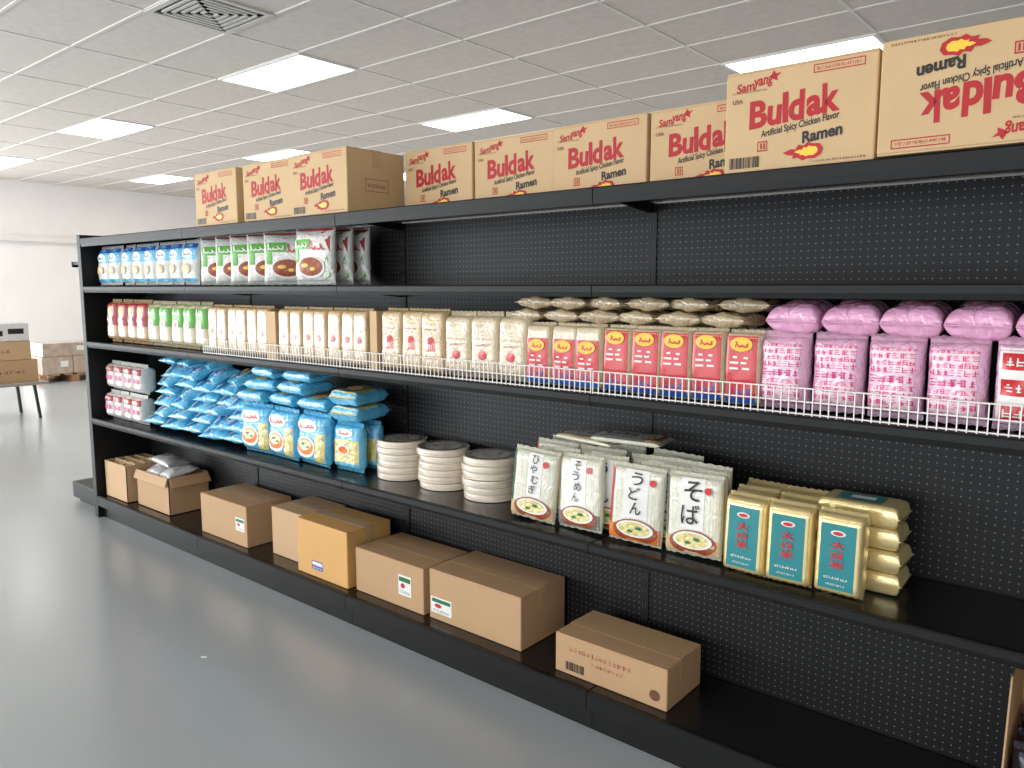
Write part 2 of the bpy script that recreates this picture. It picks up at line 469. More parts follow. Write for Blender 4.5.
def scribble(x0,x1,z,ht,seed,n=9):
    """a line of small illegible print: every glyph a different bundle of strokes"""
    rr = random.Random(seed*31+n); out = []; st = (x1-x0)/n
    for i in range(n):
        a = x0+i*st; W = st*.78; k = rr.randrange(5)
        th = ht*.15; tw = W*.2
        if k != 3:
            vx = a+W*rr.choice((0,.4,.78)); out.append(('r',vx,vx+tw,z,z+ht*rr.uniform(.8,1)))
        if k in (1,4):
            vx = a+W*rr.uniform(.2,.8); out.append(('r',vx,vx+tw,z,z+ht*rr.uniform(.5,.8)))
        for q in range(2 if k < 3 else 3):
            zz = z+ht*(rr.uniform(.0,.12)+.38*q) ; xa = a+W*rr.choice((0,0,.15,.3))
            out.append(('r',xa,a+W*rr.choice((1,1,.8,.65)),zz,zz+th))
    return out
def script(x0, x1, z, ht, hw=.014, waves=3.5, slope=.0):
    """an illegible line of joined-up script"""
    pts = []
    for i in range(49):
        t = i/48; ph = 2*PI*waves*t
        amp = (1.6 if i < 8 else (.75+.35*math.sin(ph*.37+1)))
        pts.append((x0+(x1-x0)*t+.03*math.sin(ph+.6), z+slope*t+ht*(.5-.5*math.cos(ph))*amp))
    return [('s', pts, hw)]
def flame(cx, cz, s, asp):
    pts = [(-1.25,.05),(-.8,.25),(-.55,.2),(-.4,.5),(-.1,.4),(.1,.62),(.35,.5),(.75,.45),(.95,.1),(.85,-.3),(.5,-.55),(.1,-.5),(-.15,-.62),(-.4,-.4),(-.75,-.42),(-.65,-.2),(-1.0,-.15)]
    return ('p', [(cx+x*s, cz+z*s*asp) for x, z in pts])
BW, BD, BH = .37, .30, .25
BO = .038
ramen_print = [
    ('red_lettering', ctnred, [('t','B',-.265,.56,.128,.275,.05,BO,.06),('t','u',-.148,.53,.102,.195,.02,BO,.06),('t','l',-.076,.59,.050,.295,.08,BO,.06),
        ('t','d',.0,.595,.110,.29,.04,BO,.06),('t','a',.112,.57,.102,.195,.10,BO,.06),('t','k',.214,.625,.112,.28,.08,BO,.06)]),
    ('logo', ctnred, [('t','Sam',-.36,.845,.13,.09,.10,.03,.2),('t','yang',-.235,.86,.14,.105,.10,.03,.2),('p',[(-.185,.91),(-.165,.965),(-.145,.93),(-.11,.94),(-.14,.90),(-.135,.86),(-.165,.88)])]),
    ('notice_frame', ctnred, frame_r(.1,.42,.87,.95,.006,.01)+scribble(.12,.40,.895,.03,4,18)),
    ('red_stamp', ctnred, frame_r(-.26,-.19,.19,.29,.006,.012)+[('r',-.24,-.228,.21,.27),('r',-.218,-.206,.21,.27)]),
    ('black_lettering', inkblack, [('t','Artificial Spicy Chicken Flavor',.02,.40,.52,.09,.13,.02,.15)]),
    ('bold_lettering', inkblack, [('t','Ramen',.17,.30,.26,.115,.12,.04,.1)]),
    ('origin_lettering', inkbrown, [('t','USA',-.41,.71,.075,.045,0,.02)]),
    ('small_print', inkbrown, scribble(-.45,-.2,.785,.018,9,18)),
    ('barcode', inkblack, barcode(-.46,-.24,.04,.15)),
    ('care_lettering', inkbrown, scribble(.1,.45,.035,.02,5,20)),
    ('flame', ctnred, [flame(.07,.145,.12,1.15)]),
    ('flame_core', yellow, [flame(.085,.145,.07,1.15)]),
    ('side_print', inkbrown, frame_r(-.2,.2,.35,.55,.006,.008)+scribble(-.16,.16,.42,.05,6,10)),
]
TG = 'ramen cartons on the top shelf'
ramen = carton('ramen_carton', 'x', TG, BW,BD,BH, kraft, ramen_print)
zt = SH['top']+.001
spots = [(-3.45,1.955,.0,'brown ramen carton with red lettering, leftmost on the top shelf'),
         (-3.02,1.955,.02,'brown ramen carton with red lettering, second from left on the top shelf'),
         (-2.64,1.945,.0,'brown ramen carton at right of the left three, its taped side showing'),
         (-2.205,2.19,.0,'set-back ramen carton, leftmost of the lower-looking four on the top shelf'),
         (-1.832,2.20,.01,'set-back ramen carton, second from left of four on the top shelf'),
         (-1.455,2.19,-.01,'set-back ramen carton, third from left of four on the top shelf'),
         (-1.075,2.19,.0,'set-back ramen carton partly hidden behind the large carton at right'),
         (-.716,1.95,.0,'large-looking upright ramen carton near the shelf edge at right')]
for i, (x, yf, rz, lab) in enumerate(spots):
    o = ramen if i == 0 else dup(ramen, lab)
    o['label'] = lab; o.location = (x, yf+BD/2, zt); o.rotation_euler.z = rz
o = dup(ramen, 'upside-down ramen carton at the right end of the top shelf')
o.rotation_euler = (0, PI, 0); o.location = (-.335, 1.925+BD/2, zt+BH+.002)

BG = 'shipping cartons on the bottom deck'
zb = DECK+.001
def stickers(cx, cz, sx, sz, c1=dkgreen):
    return [('label', white, [('r',cx-sx,cx+sx,cz-sz,cz+sz)]),
            ('label_stripe', c1, [('r',cx-sx*.9,cx+sx*.9,cz+sz*.35,cz+sz*.8)]),
            ('label_print', c1, scribble(cx-sx*.8,cx+sx*.8,cz-sz*.8,sz*.3,2,8)),
            ('label_mark', red, [('e',cx-sx*.3,cz-sz*.05,sx*.35,sz*.25)])]
carton('shipping_carton','long brown carton with small label, third from left on the bottom deck',BG,.44,.26,.21,kraft2,stickers(.36,.52,.09,.16),(-3.58,2.12,zb))
carton('shipping_carton','narrow brown carton tucked behind the yellow-tan carton on the bottom deck',BG,.27,.24,.235,kraft3,(),(-3.075,2.155,zb))
carton('shipping_carton','tall yellow-tan carton, tallest on the bottom deck',BG,.36,.245,.25,kraft4,
       [('label', dblue, [('r',-.2,.02,.14,.3)]),('label_stripe', white, [('r',-.19,.01,.22,.28)]),('label_print', white, scribble(-.18,0,.155,.04,3,8)),('label_mark', red, [('r',-.19,-.1,.2,.225)])],(-2.74,2.10,zb))
carton('shipping_carton','brown carton right of the yellow-tan one on the bottom deck',BG,.415,.26,.19,kraft2,stickers(.24,.5,.09,.22),(-2.325,2.13,zb))
carton('shipping_carton','wide brown carton with label at lower left, second from right',BG,.46,.265,.20,kraft2,stickers(-.36,.3,.12,.16),(-1.862,2.14,zb))
carton('shipping_carton','low flat brown carton with pink lettering and barcode, rightmost brown one',BG,.42,.225,.135,kraft2,
       [('pink_lettering', mat('print_faded_pink',(170,84,84),.5), scribble(-.36,.2,.62,.12,7,14)+scribble(-.16,.14,.42,.09,8,8)),
        ('barcode', inkblack, barcode(-.4,-.22,.12,.34)),('emblem', inkbrown, [('e',.4,.3,.045,.13)])],(-1.255,2.10,zb))
def open_carton(label, w, d, h, m, loc, rz=0, low=None, flaps=True):
    r = thing('open_carton', label, 'carton', loc, BG); r.rotation_euler.z = rz
    T = .004; lf = low or h
    bm = bmesh.new()
    box(bm, -w/2,w/2,-d/2,d/2,0,T)
    box(bm, -w/2,w/2,-d/2,-d/2+T,0,lf); box(bm, -w/2,w/2,d/2-T,d/2,0,h)
    for s in (-1,1):
        xa, xb = (-w/2,-w/2+T) if s < 0 else (w/2-T,w/2)
        prism(bm, [(-d/2,0),(d/2,0),(d/2,h),(-d/2+(.05 if low else 0),h),(-d/2,lf)], xa, xb)
    obj('body', bm, m, r)
    if flaps:
        for s, ang in ((-1,2.6),(1,2.5)):
            bm = bmesh.new(); box(bm, -.0015,.0015,-d/2+.004,d/2-.004,0,.06)
            o = obj('side_flap', bm, m, r); o.location = (s*(w/2+.002),0,h-.002); o.rotation_euler = (0,s*ang,0)
        bm = bmesh.new(); box(bm, -w/2+.004,w/2-.004,-.0015,.0015,0,.05)
        o = obj('front_flap', bm, m, r); o.location = (0,-d/2-.002,h-.002); o.rotation_euler = (2.8,0,0)
    return r
open_carton('open brown carton of packets, leftmost on the bottom deck', .29,.25,.225,kraft3,(-4.785,2.10,zb),0,None,False)
open_carton('open brown carton heaped with clear plastic bags on the bottom deck', .39,.24,.215,kraft2,(-4.385,2.13,zb),0,None,True)
open_carton('cut-down display carton of dark packets at lower right corner', .40,.30,.40,kraft2,(.012,2.105,zb),0,.17,False)

# ------------------------------------------------------------------ second shelf packets
z2 = SH['two']
p = pack('noodle_packet','x','packet','g', .148,.23,.072, film, [
    ('blue_top', blue, [('r',-.47,.47,.56,.94)]),('blue_foot', blue, [('r',-.47,.47,.08,.15)]),
    ('dark_band', dblue, [('r',-.47,.47,.82,.92)]),
    ('white_emblem', white, [('e',0,.70,.34,.1)]),
    ('food_picture', tan, [('e',0,.36,.3,.12)]),
    ('brand_mark', dblue, script(-.24,.24,.66,.07,.012,3))], seed=1.3, wr=.005)
row(p, [-4.85+.146*i for i in range(7)], 1.985, z2, '{} of the seven blue and white packets at far end of second shelf', 'blue and white packets on the second shelf', -.08, .12)
row(p, [-3.83], 1.985, z2, 'blue and white noodle packet beside the red-topped bags on second shelf', 'blue and white packets on the second shelf', -.06, .1)
p = pack('rice_noodle_bag','x','bag','g', .235,.243,.074, bagw, [
    ('red_header', red, [('p',[(-.46,.965),(.46,.965),(.45,.82),(.25,.88),(.0,.85),(-.2,.88),(-.45,.81)])]),
    ('red_side', dkred, [('p',[(.46,.82),(.46,.55),(.4,.7),(.3,.84)])]),
    ('green_panel', green, [('r',-.44,.02,.60,.78),('r',-.44,-.30,.38,.6)]),('green_leaf', green, [('p',[(.42,.5),(.46,.14),(.30,.08),(.34,.3)])]),
    ('bowl_rim', white, [('e',.03,.30,.35,.19)]),
    ('food_picture', bowlbrown, [('e',.03,.31,.31,.16)]),
    ('red_lettering', red, script(.02,.36,.60,.10,.013,3)),
    ('white_lettering', white, script(-.40,-.04,.65,.07,.011,3.5)),
    ('garnish', yellow, [('e',-.07,.33,.09,.035),('e',.12,.27,.06,.03)])], seed=2.1, wr=.005)
g2 = 'rice noodle bags on the second shelf'
for q, o in enumerate(row(p, [-3.625+.1425*i for i in range(5)], 2.035, z2, '{} of five red-topped rice noodle bags on second shelf', g2, -.05, .0)):
    o.rotation_euler.z = .6+random.uniform(-.03,.03)
for q, o in enumerate(row(p, [-2.755,-2.75,-2.745], 1.985, z2, '{} of three red-topped rice noodle bags standing beyond the gap', g2, -.04, .0, .0)):
    o.location.y = 2.005+.089*q; o.rotation_euler.x = -.02; o.rotation_euler.z = .12
    o['label'] = ['front','middle','rear'][q]+' of three red-topped rice noodle bags at right end of their row'

# ------------------------------------------------------------------ third shelf packets
z3 = SH['three']; yf3 = 1.965
p = pack('noodle_packet','x','packet','g', .122,.25,.085, noodle, [
    ('red_panel', dkred, [('r',-.47,.47,.40,.94)]),('red_foot', dkred, [('r',-.47,.47,.05,.13)]),('emblem', yellow, [('e',0,.75,.2,.08)]),('white_print', white, script(-.3,.3,.5,.09,.014,3))], seed=.4, pu=5, pv=8)
row(p, [-4.72+.125*i for i in range(4)], yf3, z3, '{} of four dark red noodle packets on third shelf', 'dark red packets on the third shelf', -.05, .06)
p = pack('noodle_packet','x','packet','g', .124,.245,.085, noodlew, [
    ('green_panel', green, [('r',-.47,.47,.45,.93)]),('green_foot', green, [('r',-.47,.47,.05,.14)]),('food_picture', white, [('e',0,.48,.26,.12)]),('white_lettering', white, script(-.3,.3,.72,.09,.014,3)),('emblem', red, [('e',0,.48,.14,.06)])], seed=.9, pu=5, pv=8)
row(p, [-4.205+.128*i for i in range(5)], yf3, z3, '{} of five green noodle packets on third shelf', 'green packets on the third shelf', -.05, .06)
beige = pack('noodle_packet','x','packet','g', .085,.235,.08, noodle, [
    ('red_emblem', dkred, [('e',0,.46,.18,.065)]),('printed_lines', dkred, scribble(-.22,.22,.60,.025,3,7)),('lower_print', dkred, scribble(-.2,.2,.34,.02,5,8)),
    ('emblem_mark', tan, scribble(-.11,.11,.435,.045,4,3))], seed=1.9, wr=.002, **BRICK)
gb = 'beige packets with red emblem on the third shelf'
row(beige, [-3.562+.0862*i for i in range(6)], yf3, z3, '{} of six beige red-emblem packets left of first cardboard divider', gb, -.015, .02, .0005)
row(beige, [-2.957+.0875*i for i in range(7)], yf3, z3, '{} of seven beige red-emblem packets between the cardboard dividers', gb, -.015, .02, .0005)
def divider(x, w, h, lab):
    r = thing('cardboard_divider', lab, 'divider', (x,yf3,z3+.001), 'cardboard dividers on the third shelf')
    bm = bmesh.new(); box(bm, -w/2,w/2,0,.004,0,h); obj('front_flap', bm, kraft, r)
    bm = bmesh.new(); box(bm, w/2-.004,w/2,.004,.26,0,h); obj('side_wall', bm, kraft3, r)
divider(-3.045,.07,.215,'tan cardboard divider left of the seven beige packets')
divider(-2.342,.04,.23,'tan cardboard divider left of the tan packets')
tanp = pack('noodle_packet','x','packet','g', .110,.24,.09, noodle, [
    ('red_emblem', red, [('r',-.15,.15,.36,.50),('e',0,.53,.15,.05)]),('printed_lines', dkred, scribble(-.28,.28,.68,.03,5,8)),('lower_print', dkred, scribble(-.28,.28,.24,.03,6,9)),
    ('emblem_mark', white, scribble(-.10,.10,.40,.07,4,2))], seed=2.7, wr=.003, **BRICK)
row(tanp, [-2.254,-2.140,-2.026], yf3, z3, '{} of three tan packets with square red emblem on third shelf', 'tan packets with square emblem', -.015, .03, .001)
clr = pack('noodle_packet','x','packet','g', .122,.235,.09, noodlew, [
    ('red_emblem', red, [('e',0,.36,.16,.07)]),('printed_lines', tan, scribble(-.34,.34,.58,.04,3,9)),('small_print', dkred, scribble(-.28,.28,.5,.025,5,10)),('lower_print', dkred, scribble(-.3,.3,.22,.025,8,10))], seed=3.3, wr=.004, pu=9, pv=12, waist=.0)
row(clr, [-1.905,-1.779,-1.653], yf3, z3, '{} of three clear white packets with red dot on third shelf', 'clear packets with red dot', -.015, .03, .001)
def redpack(seed, body, z0, z1):
    return pack('noodle_packet','x','packet','g', .096,.205,.085, body, [
    ('red_panel', red, [('r',-.44,.44,z0,z1)]),
    ('white_lettering', white, scribble(-.32,.32,z1-.45,.18,8,2)),
    ('blue_lettering', dblue, scribble(-.34,.34,z0+.11,.09,11,3)),
    ('blue_band', dblue, [('r',-.44,.44,z0,z0+.07)]),
    ('emblem', yellow, [('e',.0,z1-.11,.33,.095)]),('emblem_mark', red, script(-.2,.2,z1-.14,.05,.012,2.5))], seed=seed, wr=.002, **BRICK)
half = redpack(4.1, noodlew, .06, .76); redp = redpack(4.9, noodlew, .05, .93)
ge = 'half-red packets on the third shelf'
row(half, [-1.538,-1.438,-1.340], yf3, z3, '{} of three half-red clear packets on third shelf', ge, -.02, .03, .001)
gf = 'red packets on the third shelf'
row(redp, [-1.24+.099*i for i in range(5)], yf3, z3, '{} of five red packets with yellow sun on third shelf', gf, -.02, .03, .001)
row(half, [-1.538,-1.438,-1.340], yf3+.115, z3, '{} of three half-red packets in the row behind', ge, 0, .02, 0)
row(redp, [-1.24+.099*i for i in range(5)], yf3+.115, z3, '{} of five red packets in the row behind', gf, 0, .02, 0)
sb = pack('dried_noodle_bag','x','bag','g', .128,.148,.040, noodleg, [('label', tan, [('r',-.16,.16,.38,.6)])], seed=5.5, wr=.008, pu=6, pv=9, seal=.007, waist=.0)
for L in range(2):
    for i in range(6):
        x = -1.60+.14*i+(.04 if L else 0)
        lab = '%s tan-brown noodle bag in the %s layer lying on the red packets' % (['leftmost','second','third','fourth','fifth','rightmost'][i], 'upper' if L else 'lower')
        lay(sb, (x, 2.05+random.uniform(-.015,.01), z3+.2325+.042*L), RZ(random.uniform(-.2,.2)+PI/2) @ RX(-PI/2), lab, 'tan-brown noodle bags lying on the red packets')
def dl(spec, s0):
    o = []
    for r_, (zz, hh, n) in enumerate(spec): o += scribble(-.43,.43,zz,hh,s0+r_,n)
    return o
pk = pack('rice_stick_bag','x','bag','g', .126,.205,.11, pinkfilm, [
    ('upper_white_band', pinkwhite, [('r',-.38,.38,.58,.84)]),('lower_white_band', pinkwhite, [('r',-.38,.38,.12,.40)]),
    ('upper_print', pink, dl(((.82,.035,9),(.735,.06,6),(.655,.06,7),(.57,.065,7)),10)),
    ('middle_print', mat('print_deep_pink',(208,44,112),.35), dl(((.45,.08,5),),20)),
    ('lower_print', pink, dl(((.36,.055,8),(.28,.06,6),(.19,.065,6),(.10,.06,8)),30))], seed=6.2, wr=.008, pu=4.5, pv=6, waist=.03)
gp = 'pink rice stick bags standing on the third shelf'
row(pk, [-.735,-.603,-.471,-.339], yf3, z3, '{} of four upright pink and white bags on third shelf', gp, -.02, .04, .001)
rb = pack('rice_stick_bag','x','bag','g', .126,.21,.11, pinkfilm, [
    ('white_panel', white, [('r',-.43,.43,.08,.9)]),
    ('red_box_top', red, [('r',-.38,.38,.68,.85)]),('red_box_middle', red, [('r',-.38,.38,.41,.58)]),('red_box_bottom', red, [('r',-.38,.38,.14,.31)]),
    ('white_lettering_top', white, scribble(-.32,.32,.72,.09,3,4)),('white_lettering_middle', white, scribble(-.32,.32,.45,.09,5,4)),('white_lettering_bottom', white, scribble(-.32,.32,.18,.09,6,4))], seed=6.9, wr=.006, pu=5, pv=7, waist=.02)
row(rb, [-.203], yf3, z3, 'upright pink bag with red boxed print cut by the right edge', gp, 0, .02, 0)
tp = pack('rice_stick_bag','x','bag','g', .132,.155,.072, pinkdeep, [
    ('white_window', pinkfilm, [('r',-.36,.36,.2,.8)]),
    ('upper_print', pink, scribble(-.33,.33,.60,.14,3,5)),('lower_print', pink, scribble(-.33,.33,.24,.14,5,5)),('white_print', pinkwhite, [('r',-.3,.3,.42,.58)]),('print_marks', pink, scribble(-.26,.26,.44,.12,4,4))], seed=7.1, wr=.005, pu=5, pv=5, waist=.0, seal=.003)
for i, x in enumerate((-.712,-.575,-.438,-.301,-.164)):
    lay(tp, (x, 2.045, z3+.212+.035), RZ(random.uniform(-.06,.06)) @ RX(-PI/2+.14),
        ['leftmost','second','third','fourth','rightmost, edge-cut'][i]+' plump pink bag lying on top of the upright pink bags', 'plump pink bags lying on top')

# ------------------------------------------------------------------ fourth shelf
z4 = SH['four']
p = pack('snack_packet','x','packet','g', .117,.172,.10, film, [
    ('red_top', dkred, [('r',-.44,.44,.66,.9)]),('red_foot', dkred, [('r',-.44,.44,.1,.2)]),
    ('emblem', pink, [('e',-.2,.45,.14,.1),('e',.2,.45,.14,.1)]),('white_print', white, scribble(-.3,.3,.72,.1,3,5))], seed=.2, pu=6, pv=8, waist=.02)
for L, nm in enumerate(('lower','upper')):
    row(p, [-4.83+.122*i for i in range(4)], 1.975+.01*L, z4+.178*L, '{} of four red and white packets in the '+nm+' layer', 'red and white packets on the fourth shelf', 0, .03)
hb = pack('blue_noodle_bag','x','bag','g', .15,.20,.05, blue, [
    ('white_print', white, [('e',.05,.62,.26,.1)]),('white_band', white, [('r',-.36,.36,.14,.18)]),
    ('dark_print', dblue, script(-.16,.26,.58,.07,.012,3)),('dark_band', dblue, [('r',-.4,.4,.24,.3)]),
    ('picture', yellow, [('e',-.12,.4,.18,.07)])], seed=8.3, wr=.009, pu=4, pv=5)
for L in range(7):
    n = (5,5,5,5,4,4,3)[L]
    for i in range(n):
        x = -4.27+.204*i+(.06 if L % 2 else 0)+random.uniform(-.010,.010)+(.05 if n < 5 else 0)
        x = min(x, -3.45)
        tl = random.uniform(.1,.3) if L in (0,6) else random.uniform(.15,.48)
        M = RZ(random.uniform(-.3,.3)) @ RX(-PI/2+tl) @ RY(PI/2+random.uniform(-.1 if L in (0,6) else -.16,.1 if L in (0,6) else .16))
        lay(hb, (x, 2.065+.012*L+random.uniform(-.015,.015), z4+.055+.056*L), M, 'crumpled blue noodle bag in the big heap on the fourth shelf', 'heap of crumpled blue bags')
sb4 = pack('blue_noodle_bag','x','bag','g', .212,.238,.085, blue, [
    ('noodle_window', noodley, [('r',.2,.47,.1,.64)]),('noodle_foot', noodley, [('r',-.46,.46,.04,.12)]),
    ('white_oval', white, [('e',-.06,.75,.36,.12)]),('white_bowl', white, [('e',-.1,.35,.34,.20)]),
    ('food_picture', orange, [('e',-.1,.36,.29,.155)]),
    ('noodle_picture', noodley, [('e',-.1,.39,.22,.10)]),
    ('red_lettering', red, script(-.32,.2,.70,.07,.012,4,.03)),
    ('food_garnish', dkgreen, [('e',-.16,.41,.06,.025),('e',.0,.36,.05,.02)])], seed=9.2, wr=.004, pu=7, pv=9, waist=.0)
gs = 'upright blue noodle bags on the fourth shelf'
row(sb4, [-3.275,-3.055,-2.835], 1.985, z4, '{} of three upright blue bags with noodle picture on fourth shelf', gs, -.04, .06)
row(sb4, [-3.26,-3.04,-2.82], 2.095, z4, '{} of three upright blue bags in the row behind', gs, 0, .03)
yb = pack('blue_noodle_bag','x','bag','g', .17,.215,.066, blue, [
    ('noodle_window', noodley, [('r',-.46,.46,.2,.66)]),('noodle_foot', noodley, [('r',-.46,.46,.05,.12)]),('label', white, [('e',-.05,.46,.24,.11)]),('picture', orange, [('e',-.05,.45,.17,.075)]),('white_print', white, [('e',0,.8,.3,.08)]),('red_print', red, script(-.22,.22,.77,.05,.012,3.5))], seed=3.7, wr=.004, pu=7, pv=9, waist=.0)
gy = 'blue bags with wide noodle window'
row(yb, [-2.628], 2.03, z4, 'upright blue bag with wide yellow noodle window at right end of the blue bags', gy, -.03, .05)
row(yb, [-2.62], 2.12, z4, 'blue bag with wide noodle window standing behind the rightmost upright one', gy, 0, .03)
for i in range(2):
    lay(yb, (-2.625+random.uniform(-.01,.01), 2.11, z4+.225+.035+.068*i), RZ(random.uniform(-.1,.1)+.1) @ RX(-PI/2+.03),
        ['lower','upper'][i]+' blue bag with noodle window lying at right end of the blue stack', gy)
tb = pack('blue_noodle_bag','x','bag','g', .17,.225,.054, blue, [
    ('noodle_window', noodley, [('r',-.36,.36,.2,.6)]),('white_print', white, [('e',-.05,.76,.28,.1)]),
    ('red_lettering', red, script(-.22,.14,.72,.06,.012,3)),('picture', orange, [('e',.0,.4,.2,.1)])], seed=1.1, wr=.004, pu=8, pv=10, waist=.0)
k = 0
names = ['left bag of bottom layer','middle bag of bottom layer','right bag of bottom layer','left bag of middle layer','right bag of middle layer','left bag of top layer','right bag of top layer']
for L, xs in enumerate(((-3.28,-3.05,-2.82),(-3.2,-2.95),(-3.16,-2.92))):
    for x in xs:
        M = RZ(random.uniform(-.12,.12)) @ RX(-PI/2+random.uniform(.03,.12)) @ RY(PI/2)
        lay(tb, (x, 2.07+random.uniform(-.01,.02), z4+.249+.035+.061*L), M, 'blue bag lying on the upright blue bags, '+names[k], 'blue bags lying on the upright ones'); k += 1
# rice paper
rp = thing('rice_paper_pack','x','packet',(0,0,0),'round rice paper packs'); rp['dims'] = (.2,.026,.2)
def lathe(bm, prof, n=40):
    rings = []
    for r, z in prof: rings.append([bm.verts.new((r*math.cos(2*PI*i/n), r*math.sin(2*PI*i/n), z)) for i in range(n)])
    for a, b in zip(rings, rings[1:]):
        for i in range(n): bm.faces.new((a[i],a[(i+1)%n],b[(i+1)%n],b[i]))
    bm.faces.new(rings[0][::-1]); bm.faces.new(rings[-1])
bm = bmesh.new(); lathe(bm, [(.105,0),(.1070,.001),(.1075,.003),(.1075,.0235),(.1070,.0253),(.105,.0262)]); obj('wrapped_disc', bm, mat('rice_paper',(222,208,188),.16,0,.18,10,.25,1.0,(1,1,14)), rp, True)
bm = bmesh.new(); lathe(bm, [(.1,.0263),(.1,.0265)]); obj('top_label', bm, mat('paper_label_dark',(122,116,108),.1,0,.4,30,.1,1.0), rp)
bm = bmesh.new(); lathe(bm, [(.074,.02652),(.074,.0267)]); obj('label_centre', bm, mat('paper_label_light',(190,182,168),.1,0,.3,36,.1,1.0), rp)
fst = True
for s, (cx, cy) in enumerate(((-2.405,2.165),(-2.155,2.165),(-1.905,2.16))):
    for i in range(6):
        lab = '%s round rice paper pack of the %s stack' % (['bottom','second','third','fourth','fifth','top'][i], ['left','middle','right'][s])
        o = rp if fst else dup(rp, lab); fst = False
        o['label'] = lab; o.location = (cx+random.uniform(-.006,.006), cy+random.uniform(-.006,.003), z4+.001+.0270*i); o.rotation_euler.z = random.uniform(0,6)
# wheat noodle packets
def jpack(chars, accent, label, seed=0, lab0=-.2, lab1=.3, ground=tan):
    n = len(chars); top = .94; ch = .56/n
    dark = [('t',c,(lab0+lab1)/2+.02*(-1)**i,top-ch*(i+.5),min(.38,ch*1.15),ch*.86,0,.008) for i, c in enumerate(chars)]
    return pack('wheat_noodle_packet', label, 'packet', 'upright wheat noodle packets with brush lettering', .176,.245,.046, noodlej, [
        ('white_label', white, [('r',lab0,lab1,.34,.95)]),
        ('picture_ground', ground, [('r',-.49,.49,.05,.24)]),
        ('side_strip', accent, [('r',-.485,-.43,.24,.95)]),
        ('bowl', bowlbrown, [('e',.04,.18,.42,.15)]),
        ('bowl_inside', white, [('e',.04,.21,.35,.105)]),
        ('noodle_picture', noodley, [('e',.03,.21,.29,.085)]),
        ('brush_lettering', inkblack, dark),
        ('seal_mark', red, [('e',lab1+.08,.82,.06,.045)]),
        ('garnish', dkgreen, [('e',.12,.23,.06,.022),('e',-.04,.18,.05,.018)])], seed=seed, wr=.002, pu=8, pv=14, waist=.0, seal=.008)
jp = [('ひやむぎ', dkgreen, 'clear noodle packet with green side strip, beside the rice paper stacks'),
      ('そうめん', tan, 'clear noodle packet with brush lettering, second from the rice paper stacks'),
      ('うどん', red, 'clear noodle packet with red side strip and large brush lettering'),
      ('そば', greyprint, 'clear noodle packet with grey strip, beside the gold packets')]
jx = [-1.578,-1.388,-1.182,-.990]
for i, (c, ac, lab) in enumerate(jp):
    o = jpack(c, ac, lab, 1.1*i+.5, (-.12,-.2,-.22,-.2)[i], (.2,.2,.24,.22)[i], (tan, greyprint, orange, tan)[i]); o['used'] = 1
    o.location = (jx[i], 2.005+.004*i+(0,.006,0,.006)[i], z4+.007); o.rotation_euler = ((-.06,-.09,-.05,-.08)[i], [.06,-.045,.035,-.03][i], [.08,-.08,.08,.0][i])
    jp[i] = o
for i in range(4):
    for q in range(3):
        if i == 3 and q == 2: continue
        o = dup(jp[(i+q+1) % 4], ['left','second','third','right'][i]+' noodle packet in the '+['second','third','rear'][q]+' row behind the brush lettering front row', 'rear wheat noodle packets')
        o.location = (jx[i]+((.07,.01,.04)[q] if i < 3 else (.0,-.03,0)[q]), 2.07+.06*q, z4+.008+.008*q); o.rotation_euler = (-.02,random.uniform(-.06,.06),random.uniform(-.05,.05))
for i, (x, y, zz, rz) in enumerate(((-1.42,2.14,.29,1.5),(-1.27,2.13,.308,1.75))):
    o = lay(jp[(1,3)[i]], (x,y,z4+zz), RZ(rz) @ RX(-PI/2+.02), 'thin noodle packet lying flat on the upright ones, '+['left','right'][i], 'noodle packets lying on top')
    o.scale = (.8,.45,1)
# gold packets
gp4 = pack('gold_noodle_packet','x','packet','g', .118,.222,.072, gold, [
    ('teal_panel', teal, [('r',-.37,.37,.10,.86)]),
    ('white_print', white, scribble(-.26,.26,.22,.03,3,9)),('white_emblem', white, [('e',0,.76,.16,.035)]),('lower_print', white, scribble(-.2,.2,.15,.022,5,9)),
    ('red_lettering', mat('print_vivid_red',(206,20,30),.4,0,.03), [('t','大',0,.62,.30,.10,0,.015),('t','白',0,.505,.23,.085,0,.015),('t','米',0,.395,.30,.095,0,.015)]),('red_emblem', red, [('e',0,.76,.11,.022)])], seed=5.1, wr=.0004, **BRICK)
gg = 'gold noodle packets on the fourth shelf'
row(gp4, [-.822,-.700,-.572], 1.965, z4, '{} of three upright gold packets with teal panel on fourth shelf', gg, -.05, .05, .001)
row(gp4, [-.83,-.705], 2.06, z4, '{} of two gold packets standing behind the front three', gg, -.02, .03)
row(gp4, [-.84,-.715], 2.145, z4, '{} of two gold packets in the third row back', gg, -.01, .03)
gl = pack('gold_noodle_packet','x','packet','g', .120,.205,.056, gold, [('teal_panel', teal, [('r',-.3,.3,.2,.75)]),('white_print', white, [('r',-.12,.12,.35,.65)])], seed=6.6, wr=.0005, pu=24, pv=26, waist=.0, seal=.002)
for i in range(4):
    lay(gl, (-.555+random.uniform(-.004,.006), 2.135+random.uniform(-.006,.006), z4+.031+.0585*i), RZ(random.uniform(-.05,.05)) @ RX(-PI/2+.01) @ RY(PI/2),
        ['bottom','second','third','top'][i]+' gold packet of the flat stack at right', 'gold packets stacked flat')

